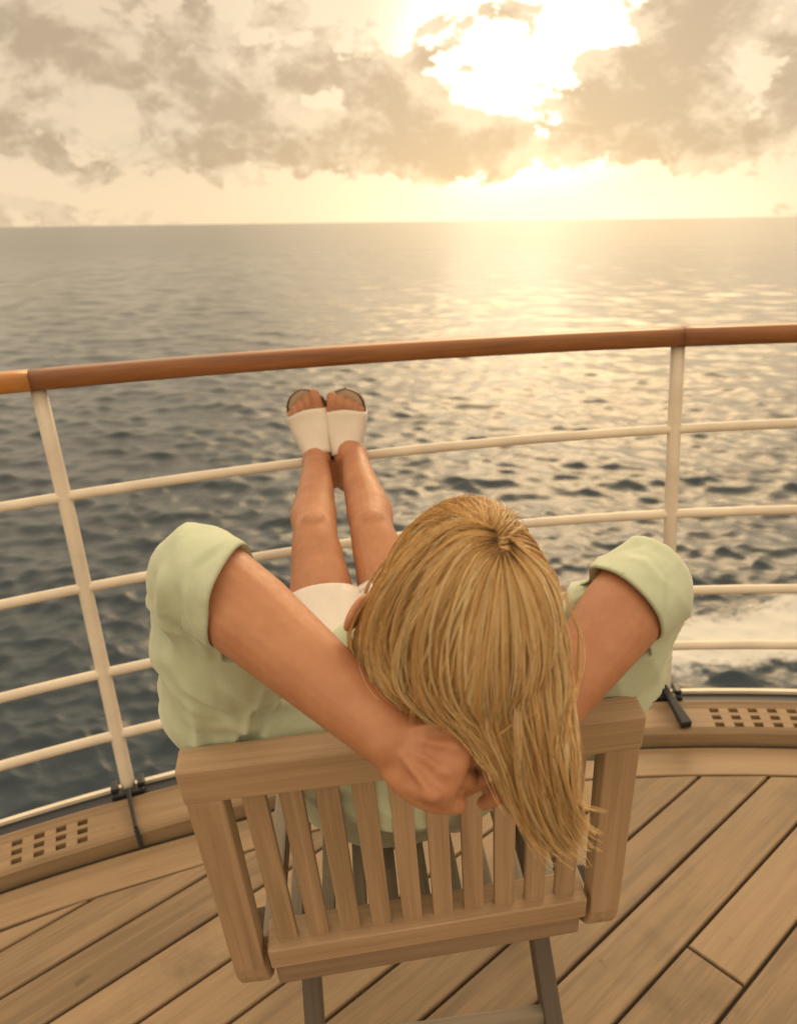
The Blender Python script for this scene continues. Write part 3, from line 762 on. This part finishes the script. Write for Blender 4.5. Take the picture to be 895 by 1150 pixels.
# sandals
def outline(t):                                    # half width along the sole
    pts = [(0, 0), (.02, .017), (.06, .024), (.14, .0295), (.3, .0295), (.45, .031), (.62, .041), (.76, .0445), (.88, .041), (.96, .029), (.995, .014), (1.01, 0)]
    return 1.13*float(np.interp(t, [p[0] for p in pts], [p[1] for p in pts]))
def sandal(F, sg):
    ts = [0, .004, .012, .03, .06, .1, .15, .22, .3, .4, .5, .6, .68, .76, .83, .89, .935, .965, .985, 1.0, 1.008, 1.012]
    lo_, hi_ = -.022, -.001; V = []; Fc = []
    bm = bmesh.new(); L_, Rr = [], []
    for t in ts:
        w = max(outline(t), .0006)*1.085; t2 = t*1.03-.01; c = .004*math.sin(t*3.1)*sg
        L_.append([bm.verts.new(fp(F, t2, w+c, z)) for z in (lo_, hi_)]); Rr.append([bm.verts.new(fp(F, t2, -w+c, z)) for z in (lo_, hi_)])
    for i in range(len(ts)-1):
        bm.faces.new((L_[i][1], L_[i+1][1], Rr[i+1][1], Rr[i][1])); bm.faces.new((L_[i][0], L_[i+1][0], Rr[i+1][0], Rr[i][0]))
        bm.faces.new((L_[i][0], L_[i+1][0], L_[i+1][1], L_[i][1])); bm.faces.new((Rr[i][0], Rr[i+1][0], Rr[i+1][1], Rr[i][1]))
    bmesh.ops.remove_doubles(bm, verts=bm.verts, dist=.0002)
    bmesh.ops.recalc_face_normals(bm, faces=bm.faces)
    me = bpy.data.meshes.new('sandal'); bm.to_mesh(me); bm.free()
    so_ = link('sandal', me, M_SOLE, woman)
    ins = sheet('insole', [[fp(F, (t*1.03-.01)*.985+.006, sd*max(outline(t), .0006)*.95+.004*math.sin(t*3.1)*sg, -.0002) for t in ts] for sd in (1, -1)], M_INSOLE, parent=so_, kind=None)
    # wide strap over the instep
    rows = []; NA = 16
    for j in range(13):
        v = j/12; row = []
        for i in range(NA+1):
            q = math.pi*i/NA; a0 = .45+.07*abs(math.cos(q))**1.5*-1.0; a1 = .855-.045*abs(math.cos(q))
            a = lerp(a0, a1, v); w = outline(a)*1.0+.0058
            hgt = float(np.interp(a, [.35, .45, .6, .75, .87], [.086, .078, .063, .050, .044]))
            c = math.cos(q); row.append(fp(F, a, w*math.copysign(abs(c)**.55, c)+.002*sg, -.004+hgt*math.sin(q)**.8))
        rows.append(row)
    st = sheet('strap', rows, M_STRAP, parent=so_, kind=None)
    md = st.modifiers.new('t', 'SOLIDIFY'); md.thickness = .0028; md.offset = 0
    st.data.polygons.foreach_set('use_smooth', [True]*len(st.data.polygons))
    return so_
sandal(FLF, 1); sandal(FRF, -1)

# ------------------------------------------------------------------ hair: a cap on the skull and long strands swept over the hand
def hair_mat():
    mt, n, p = material('blonde hair')
    t = n.n('ShaderNodeAttribute', attribute_name='tone').outputs['Fac']; o_ = [x for x in n.t.nodes if x.type == 'OUTPUT_MATERIAL'][0]
    c = n.ramp(t, [(0.0, (.07, .038, .016)), (.22, (.30, .165, .055)), (.48, (.70, .425, .15)), (.75, (.90, .64, .28)), (1.0, (.97, .83, .52))])
    setp(n, p, Base_Color=c, Roughness=.34); p.inputs['Specular IOR Level'].default_value = .55
    tr = n.n('ShaderNodeBsdfTranslucent', inp={'Color': c}); mx = n.n('ShaderNodeMixShader', inp={0: .22, 1: p.outputs[0], 2: tr.outputs[0]}); n.t.links.new(mx.outputs[0], o_.inputs[0])
    return mt
M_HAIR = hair_mat()
def gauss2(px, py, cx, cy, s): return math.exp(-((px-cx)**2+(py-cy)**2)/(2*s*s))
def hd(px, py):
    q2 = ((px-522)/128)**2+((py-690)/(128 if py < 690 else 165))**2
    surf = .722-.104*math.sqrt(max(0.0, 1-q2)); hang = .624+max(0, py-790)*.00043
    k = sm(py, 745, 830); return surf*(1-k)+hang*k
# (guide polyline in measured points; optional third entry = distance)
GUIDES = [
 [(548, 603), (508, 588, .70), (460, 612, .72), (428, 648, .725), (410, 692, .725), (405, 735, .72), (424, 772, .70), (466, 792, .69), (500, 806, .69)],
 [(553, 610), (514, 588), (467, 611), (431, 655), (413, 702), (411, 745), (436, 778, .672), (474, 795, .672), (508, 808, .68)],
 [(556, 606), (512, 596), (466, 630), (434, 684), (424, 735), (444, 778, .655), (480, 798, .668), (512, 810, .68)],
 [(556, 614), (520, 614), (480, 660), (456, 716), (456, 765), (482, 798, .650), (510, 812, .665), (526, 822, .675)],
 [(555, 620), (526, 634), (494, 690), (482, 748), (490, 790), (512, 812, .645), (534, 832, .642), (550, 862, .640)],
 [(555, 624), (532, 650), (510, 712), (506, 768), (522, 806), (540, 834), (556, 868), (578, 912)],
 [(556, 628), (541, 664), (527, 728), (530, 786), (548, 832), (566, 880), (588, 930), (604, 948)],
 [(557, 630), (553, 676), (547, 742), (554, 800), (568, 850), (584, 900), (606, 942), (622, 956)],
 [(560, 630), (567, 680), (570, 746), (576, 806), (588, 856), (602, 904), (622, 940), (640, 958)],
 [(564, 628), (583, 676), (592, 742), (598, 806), (606, 858), (617, 905), (634, 940), (652, 954)],
 [(567, 624), (598, 664), (612, 730), (617, 796), (621, 852), (628, 898), (642, 930), (658, 944)],
 [(569, 618), (600, 648), (620, 708), (628, 776), (631, 838), (637, 884), (648, 916), (664, 932)],
 [(567, 617), (596, 640), (621, 684, .68), (632, 742, .69), (635, 802, .665), (640, 850, .655), (644, 890), (656, 916)],
 [(565, 615), (594, 630), (620, 666, .70), (634, 712, .72), (637, 770, .705), (642, 820, .68), (642, 862, .665), (650, 892, .66)],
]
def resample(g, n=22):
    P = np.array([[p[0], p[1], p[2] if len(p) > 2 else hd(p[0], p[1])] for p in g], float)
    # smooth through the points
    t = np.linspace(0, 1, len(P)); tt = np.linspace(0, 1, n); Q = []
    idx = np.clip((tt*(len(P)-1)).astype(int), 0, len(P)-2); fr = tt*(len(P)-1)-idx
    E_ = np.vstack([2*P[0]-P[1], P, 2*P[-1]-P[-2]])
    p0, p1, p2, p3 = E_[idx], E_[idx+1], E_[idx+2], E_[idx+3]; f = fr[:, None]
    q = .5*(2*p1+(p2-p0)*f+(2*p0-5*p1+4*p2-p3)*f*f+(3*p1-p0-3*p2+p3)*f**3)
    return np.array([list(at(*r)) for r in q])
GP = np.array([resample(g) for g in GUIDES])          # guides x points x 3
# the far side of the head, for anyone looking from the side: hair combed from the crown down past the temples
CFv, CRv, CUv, HCv = (np.array(v) for v in (CF, CR, CU, HC))
def strand_pts(u):
    i = min(int(u), len(GP)-2); f = u-i; f2 = f*f*(3-2*f)*.5+f*.5
    return GP[i]*(1-f2)+GP[i+1]*f2
NPT = 22
class Hair:
    def __init__(s): s.P = []; s.R = []; s.T = []
    def add(s, pts, rads, tones): s.P.append(pts); s.R.append(rads); s.T.append(tones)
    def build(s, name, parent):
        V, F, T = [], [], []; base = 0
        for pts, rad_, tone in zip(s.P, s.R, s.T):
            n = len(pts); d = np.gradient(pts, axis=0); d /= np.linalg.norm(d, axis=1)[:, None]+1e-9
            a = np.cross(d, CFv); a /= np.linalg.norm(a, axis=1)[:, None]+1e-9; b = np.cross(d, a)
            ring = np.stack([pts+(a*math.cos(q)+b*math.sin(q))*rad_[:, None] for q in (0, 2.094, 4.189)], 1).reshape(-1, 3)
            V.append(ring); T.append(np.repeat(tone, 3))
            i = np.arange(n-1)[:, None]*3
            for k in range(3):
                k2 = (k+1) % 3; F.append(base+np.hstack([i+k, i+k2, i+3+k2, i+3+k]))
            base += n*3
        V = np.vstack(V); F = np.vstack(F); T = np.concatenate(T)
        me = bpy.data.meshes.new(name); me.vertices.add(len(V)); me.vertices.foreach_set('co', V.ravel())
        me.loops.add(F.size); me.loops.foreach_set('vertex_index', F.ravel().astype(np.int32))
        me.polygons.add(len(F)); me.polygons.foreach_set('loop_start', np.arange(0, F.size, 4, dtype=np.int32)); me.polygons.foreach_set('loop_total', np.full(len(F), 4, dtype=np.int32))
        me.update(calc_edges=True)
        at_ = me.attributes.new('tone', 'FLOAT', 'POINT'); at_.data.foreach_set('value', T.astype(np.float32))
        return link(name, me, M_HAIR, parent, True)
HUv, HFv, HLv = (np.array(v) for v in (HUP, HF, HLt))
def push(q, lay, lo=.965, hi=1.05):
    # strands lie on the skull, never inside it
    c = HCv-.006*HFv+.010*HUv; d = q-c
    r = np.sqrt((d@HLv/.080)**2+(d@HFv/.104)**2+(d@HUv/.099)**2)
    want = hi-(hi-lo)*lay; k = np.where(r < want, want/np.maximum(r, .2), 1.0)
    return c+d*k[:, None]
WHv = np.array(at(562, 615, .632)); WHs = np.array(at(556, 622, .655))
HR_ = Hair(); NG = len(GP)-1
# locks: groups of strands that run together
locks = []
for i in range(230):
    u = RNG.uniform(0, NG); locks.append((u, RNG.normal(0, 1, 3), RNG.uniform(.40, .90), RNG.uniform(0, 1)))
locks.sort(key=lambda l: l[0]); LU = np.array([l[0] for l in locks])
def wave(seed, amp, tt):
    r = np.random.default_rng(seed); out_ = np.zeros((len(tt), 3))
    for k in (1.0, 2.0, 3.5):
        out_ += np.sin(tt[:, None]*k*2*math.pi*r.uniform(.6, 1.1)+r.uniform(0, 6.28, 3))*r.normal(0, 1, 3)*amp/k
    return out_
tt = np.linspace(0, 1, NPT)
for i in range(17000):
    L = locks[RNG.integers(len(locks))] if RNG.random() < .62 else None
    u = (L[0]+RNG.normal(0, .10)) if L else RNG.uniform(0, NG)
    u = min(max(u, 0.0), NG-1e-3); p = strand_pts(u).copy()
    if L:
        drift = (L[1][0]*.95)*tt*tt*(3-2*tt); uu = np.clip(u+(L[0]-u)*.55*tt**1.3+drift, 0, NG-1e-3)
        ii = np.minimum(uu.astype(int), NG-1); ff = (uu-ii)[:, None]; kk = np.arange(NPT)
        p = GP[ii, kk]*(1-ff)+GP[ii+1, kk]*ff
    lay = RNG.random()
    if L:
        p += wave(int(L[3]*1e6), .0040, tt)*np.clip(tt*2.2, .12, 1)[:, None]
    p += wave(int(RNG.integers(1 << 30)), .0010, tt)*np.clip(tt*2, .2, 1)[:, None]
    depth = (lay**.7)*.012*np.clip(1-0*tt, 0, 1)
    lift = (L[3]-.5)*.011 if L else 0
    p += CFv*(depth-lift-.004)[:, None] if isinstance(depth, np.ndarray) else CFv*(depth-lift)
    # roots spread over the scalp, ends at different lengths
    t0 = RNG.uniform(0, .34)**1.15 if RNG.random() < .75 else RNG.uniform(0, .06); t1 = .985-abs(RNG.normal(0, .06))
    if u < 3.2: t1 = 1.0
    if u > 11: t1 -= .05+.05*RNG.random()
    s_ = np.linspace(t0, max(t1, t0+.3), NPT)
    q = np.stack([np.interp(s_, tt, p[:, k]) for k in range(3)], 1)
    out_v = q-HCv; rr = np.linalg.norm(out_v[0]); q[0] -= out_v[0]/rr*.010; q[1] -= out_v[1]/np.linalg.norm(out_v[1])*.003
    q = push(q, lay, .955+.05*(L[3] if L else .5), 1.02+.07*(L[3] if L else .5))
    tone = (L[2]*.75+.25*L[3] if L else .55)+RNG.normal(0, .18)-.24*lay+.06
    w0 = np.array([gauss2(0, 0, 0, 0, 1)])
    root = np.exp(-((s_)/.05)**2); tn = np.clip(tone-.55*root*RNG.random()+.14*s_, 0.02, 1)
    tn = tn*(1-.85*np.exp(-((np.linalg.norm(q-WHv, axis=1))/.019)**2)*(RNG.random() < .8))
    rad_ = RNG.uniform(.00017, .00034)*np.clip(np.minimum((1.02-np.linspace(0, 1, NPT))*2.6, 1), .12, 1)
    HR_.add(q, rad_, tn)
# loose locks lying over the rest, each crossing its neighbours
for i in range(120):
    u0 = RNG.uniform(.3, NG-.3); dr = RNG.normal(0, 1.9); t0, t1 = RNG.uniform(0, .25), RNG.uniform(.72, 1.0); bow = RNG.uniform(.002, .008); tn0 = RNG.choice([RNG.uniform(.28, .45), RNG.uniform(.62, 1.0)], p=[.32, .68]); wd = RNG.uniform(.015, .085); sd_ = int(RNG.integers(1 << 30))
    for k in range(int(RNG.uniform(10, 34))):
        o_ = RNG.normal(0, wd); s_ = np.linspace(t0+RNG.uniform(0, .05), t1-RNG.uniform(0, .1), NPT)
        uu = np.clip(u0+o_*(1-.7*s_)+dr*s_*s_*(3-2*s_), 0, NG-1e-3); ii = np.minimum(uu.astype(int), NG-1); ff = (uu-ii)[:, None]
        A_ = np.stack([[np.interp(sv, tt, GP[a, :, c]) for c in range(3)] for a, sv in zip(ii, s_)]); B_ = np.stack([[np.interp(sv, tt, GP[a+1, :, c]) for c in range(3)] for a, sv in zip(ii, s_)])
        q = A_*(1-ff)+B_*ff+wave(sd_, .004, s_)*s_[:, None]; q = push(q, 0, 1.0, 1.045)
        env = np.sin(math.pi*np.clip((s_-t0)/(t1-t0), 0, 1))**.7
        q -= CFv*(bow*env*(.7+.3*RNG.random()))[:, None]; q += RNG.normal(0, .0006, 3)
        HR_.add(q, np.full(NPT, RNG.uniform(.00018, .00032))*np.clip((1.03-tt)*5, .2, 1), np.clip(np.full(NPT, tn0+RNG.normal(0, .09)), .03, 1))
# flyaways and a few single hairs crossing over
fly = [[(560, 655), (530, 668), (505, 672), (478, 676)], [(575, 640), (560, 690), (520, 740), (470, 790)], [(620, 776), (580, 780), (540, 779), (505, 776)], [(650, 705), (648, 760), (640, 800), (636, 850)], [(600, 800), (575, 815), (555, 830), (540, 848)],
       [(632, 660), (652, 720), (648, 770), (640, 800)], [(556, 690), (520, 720), (480, 760), (462, 800)], [(560, 640), (520, 655), (496, 664), (470, 666)], [(610, 870), (640, 910), (662, 930), (676, 936)], [(600, 840), (636, 890), (655, 905), (680, 912)]]
for g in fly:
    gp = resample([(x, y, hd(x, y)-.007) for x, y in g], NPT)
    for k in range(7):
        HR_.add(gp+RNG.normal(0, .0009, 3)+wave(int(RNG.integers(1 << 30)), .0011, tt), np.full(NPT, .00036)*np.clip((1.02-tt)*4, .3, 1), np.full(NPT, RNG.uniform(.6, .98)))
for i in range(150):
    u = RNG.uniform(0, NG-.01); p = strand_pts(u)+wave(int(RNG.integers(1 << 30)), .0042, tt)*tt[:, None]; p -= CFv*RNG.uniform(.002, .008); p += (p-HCv)*RNG.uniform(0, .05)
    HR_.add(p, np.full(NPT, .00028), np.full(NPT, RNG.uniform(.5, 1)))
# front and far side of the head: hair from the parting down past both temples
def headp(th, ph, r=1.0):
    """th: angle from crown, ph: round the head (0 = face)"""
    s, c = math.sin(th), math.cos(th)
    return np.array(hp(math.sin(ph)*s*.080*r, -.006+math.cos(ph)*s*.104*r, .010+c*.099*r))
for i in range(2200):
    ph = RNG.choice([-1, 1])*RNG.uniform(.62, 2.4); th0 = RNG.uniform(.1, .5); th1 = RNG.uniform(1.75, 2.15); r = RNG.uniform(.97, 1.0)
    q = np.array([headp(th0+(th1-th0)*t, ph*(1-.0*t)+.25*math.sin(t*3)*np.sign(ph)*(.4), r) for t in tt])
    # let the lower part sweep back to the nape
    q += np.array(-HF)[None, :]*(np.clip(tt-.55, 0, 1)**1.5*.09)[:, None]
    q += wave(int(RNG.integers(1 << 30)), .0016, tt)
    HR_.add(q, np.full(NPT, RNG.uniform(.0004, .0007))*np.clip((1.03-tt)*5, .2, 1), np.clip(np.full(NPT, RNG.normal(.5, .15)), .05, 1))
for i in range(1500):                                # over the top towards the forehead
    ph = RNG.normal(0, .55); th0 = RNG.uniform(.08, .3); th1 = RNG.uniform(.8, 1.15); r = RNG.uniform(.985, 1.065)
    sw = RNG.normal(.25, .2)
    q = np.array([headp(th0+(th1-th0)*t, ph*.6+sw*t, r+.02*math.sin(3.1*t)) for t in tt])
    sink = (1-np.clip(tt*4, 0, 1))[:, None]**2*.10; q = q+(HCv-q)*sink
    q += wave(int(RNG.integers(1 << 30)), .0022, tt)*tt[:, None]
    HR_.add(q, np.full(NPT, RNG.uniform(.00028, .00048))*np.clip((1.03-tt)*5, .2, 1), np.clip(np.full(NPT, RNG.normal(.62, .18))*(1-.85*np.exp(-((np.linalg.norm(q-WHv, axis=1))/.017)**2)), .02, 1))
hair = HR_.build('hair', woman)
# scalp cap under the strands
V, Fc = [], []
NU, NV = 48, 20
for j in range(NV+1):
    for i in range(NU):
        ph = 2*math.pi*i/NU; face = max(0, math.cos(ph)); lim = 1.75-.78*face**1.5; th = .001+lim*j/NV
        V.append(Vector(headp(th, ph, .965)))
for j in range(NV):
    for i in range(NU): i2 = (i+1) % NU; Fc.append((j*NU+i, j*NU+i2, (j+1)*NU+i2, (j+1)*NU+i))
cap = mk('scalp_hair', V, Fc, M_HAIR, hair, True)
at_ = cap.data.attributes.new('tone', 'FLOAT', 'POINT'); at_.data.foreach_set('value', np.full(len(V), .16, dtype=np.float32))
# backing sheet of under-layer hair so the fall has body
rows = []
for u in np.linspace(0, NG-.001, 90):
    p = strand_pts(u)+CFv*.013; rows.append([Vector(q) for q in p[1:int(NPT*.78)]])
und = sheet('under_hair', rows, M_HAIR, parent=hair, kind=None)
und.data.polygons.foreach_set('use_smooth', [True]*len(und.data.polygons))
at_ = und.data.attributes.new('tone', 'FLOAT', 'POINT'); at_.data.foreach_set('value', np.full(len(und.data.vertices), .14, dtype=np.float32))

# ------------------------------------------------------------------ heel the ship, then the level sea under it
for o in list(SC.objects):
    if o.parent is None and o.type in ('MESH', 'EMPTY'): o.matrix_world = HEEL @ o.matrix_basis

SEAZ = -19.0
def sea_mesh():
    A = np.concatenate([np.linspace(-48, 48, 1000), np.linspace(50, 310, 64)]); A = np.radians(A)
    Rr = np.concatenate([np.linspace(.5, 8, 6), np.geomspace(9, 700, 820), np.geomspace(760, 90000, 40)])
    TH, RR = np.meshgrid(A, Rr); X = RR*np.sin(TH); Y = RR*np.cos(TH); Z = np.zeros_like(X); DX = np.zeros_like(X); DY = np.zeros_like(X)
    g = np.random.default_rng(5); da = math.radians(96/1000)
    space = np.maximum(RR*da, RR*.0053); space = np.where((TH > math.radians(49)), space*12, space)
    wind = math.radians(78)                       # waves run mostly across and away
    for i in range(150):
        lam = .40*(22/.40)**(i/149)*g.uniform(.92, 1.08); k = 2*math.pi/lam
        th = wind+g.normal(0, .62); kx, ky = k*math.cos(th), k*math.sin(th)
        a = lam*(.0072 if lam < 2.6 else .0072*(2.6/lam)**.85)*g.uniform(.5, 1.4); ph = g.uniform(0, 6.283)
        fade = np.clip(lam/(space*2.5)-1, 0, 1)
        q = kx*X+ky*Y+ph; Z += a*fade*np.cos(q); DX -= a*fade*.9*kx/k*np.sin(q); DY -= a*fade*.9*ky/k*np.sin(q)
    X2, Y2 = X+DX, Y+DY
    V = np.stack([X2, Y2, Z+SEAZ], -1).reshape(-1, 3); nr, na = X.shape
    i, j = np.meshgrid(np.arange(nr-1), np.arange(na), indexing='ij'); j2 = (j+1) % na
    F = np.stack([i*na+j, i*na+j2, (i+1)*na+j2, (i+1)*na+j], -1).reshape(-1, 4)[:, ::-1]
    me = bpy.data.meshes.new('sea'); me.vertices.add(len(V)); me.vertices.foreach_set('co', V.ravel())
    me.loops.add(F.size); me.loops.foreach_set('vertex_index', F.ravel().astype(np.int32)); me.polygons.add(len(F))
    me.polygons.foreach_set('loop_start', np.arange(0, F.size, 4, dtype=np.int32)); me.polygons.foreach_set('loop_total', np.full(len(F), 4, dtype=np.int32))
    me.update(calc_edges=True); return me
def sea_mat():
    mt, n, p = material('sea water'); o = n.n('ShaderNodeTexCoord').outputs['Object']
    rot = n.n('ShaderNodeVectorRotate', rotation_type='Z_AXIS', inp={'Vector': o, 'Angle': math.radians(-12)}).outputs[0]
    st = n.vmath('MULTIPLY', rot, (.55, 1.0, 1.0))
    b1 = n.noise(st, 2.3, 5, .62, .4); b2 = n.noise(st, .55, 4, .6, .3); b3 = n.noise(st, .09, 4, .6, .2)
    hgt = n.math('ADD', n.math('MULTIPLY', b1, .22), n.math('ADD', n.math('MULTIPLY', b2, .42), n.math('MULTIPLY', b3, .8)))
    # wake: foam torn across the water close astern on the right, a little at left
    def patch(cx, cy, sx, sy, rot_):
        d = n.vmath('SUBTRACT', o, (cx, cy, SEAZ)); c, s = math.cos(rot_), math.sin(rot_)
        a = n.math('MULTIPLY', n.vmath('DOT_PRODUCT', d, (c, s, 0)), 1/sx); b = n.math('MULTIPLY', n.vmath('DOT_PRODUCT', d, (-s, c, 0)), 1/sy)
        return n.math('EXPONENT', n.math('MULTIPLY', n.math('ADD', n.math('MULTIPLY', a, a), n.math('MULTIPLY', b, b)), -1.0))
    f = FOAM(n, patch)
    ln = n.noise(n.vmath('MULTIPLY', o, (.5, 1, 1)), .9, 8, .68, .7); fine = n.noise(o, 2.6, 8, .72)
    m_ = n.math('ADD', n.math('MULTIPLY', f, 1.05), n.math('ADD', n.math('MULTIPLY', ln, .9), n.math('MULTIPLY', fine, .75)))
    foam = n.mr(m_, 1.30, 1.62, 0, 1, True)
    foam = n.math('MULTIPLY', foam, .9)
    setp(n, p, Base_Color=n.mix(foam, (.022, .040, .056, 1), (.62, .64, .62, 1)), Roughness=n.math('MAXIMUM', n.mr(n.vmath('LENGTH', o), 40, 900, .20, .30, True), n.math('MULTIPLY', foam, .8)), IOR=1.34)
    b = n.n('ShaderNodeBump', inp={'Strength': 1.0, 'Distance': .22, 'Height': hgt}); n.t.links.new(b.outputs[0], p.inputs['Normal'])
    return mt
def seapt(px, py):
    c = HEEL @ CC; d = HEEL.to_3x3() @ ray(px, py); return c+d*((SEAZ-c.z)/d.z)
def FOAM(n, patch):
    a = seapt(830, 715); b = seapt(720, 735); c = seapt(40, 880); e = seapt(960, 690)
    s = n.math('ADD', patch(a.x, a.y, 9.0, 3.4, 0.1), n.math('MULTIPLY', patch(c.x, c.y, 2.2, 1.0, .4), .25))
    return n.math('MAXIMUM', s, n.math('MAXIMUM', patch(b.x, b.y, 5.0, 2.6, .0), patch(e.x, e.y, 8.0, 4.0, .1)))
me = sea_mesh(); sea = link('sea', me, sea_mat(), None, True)
tag(sea, 'open sea of small dark waves glittering under a low sun', kind='structure')
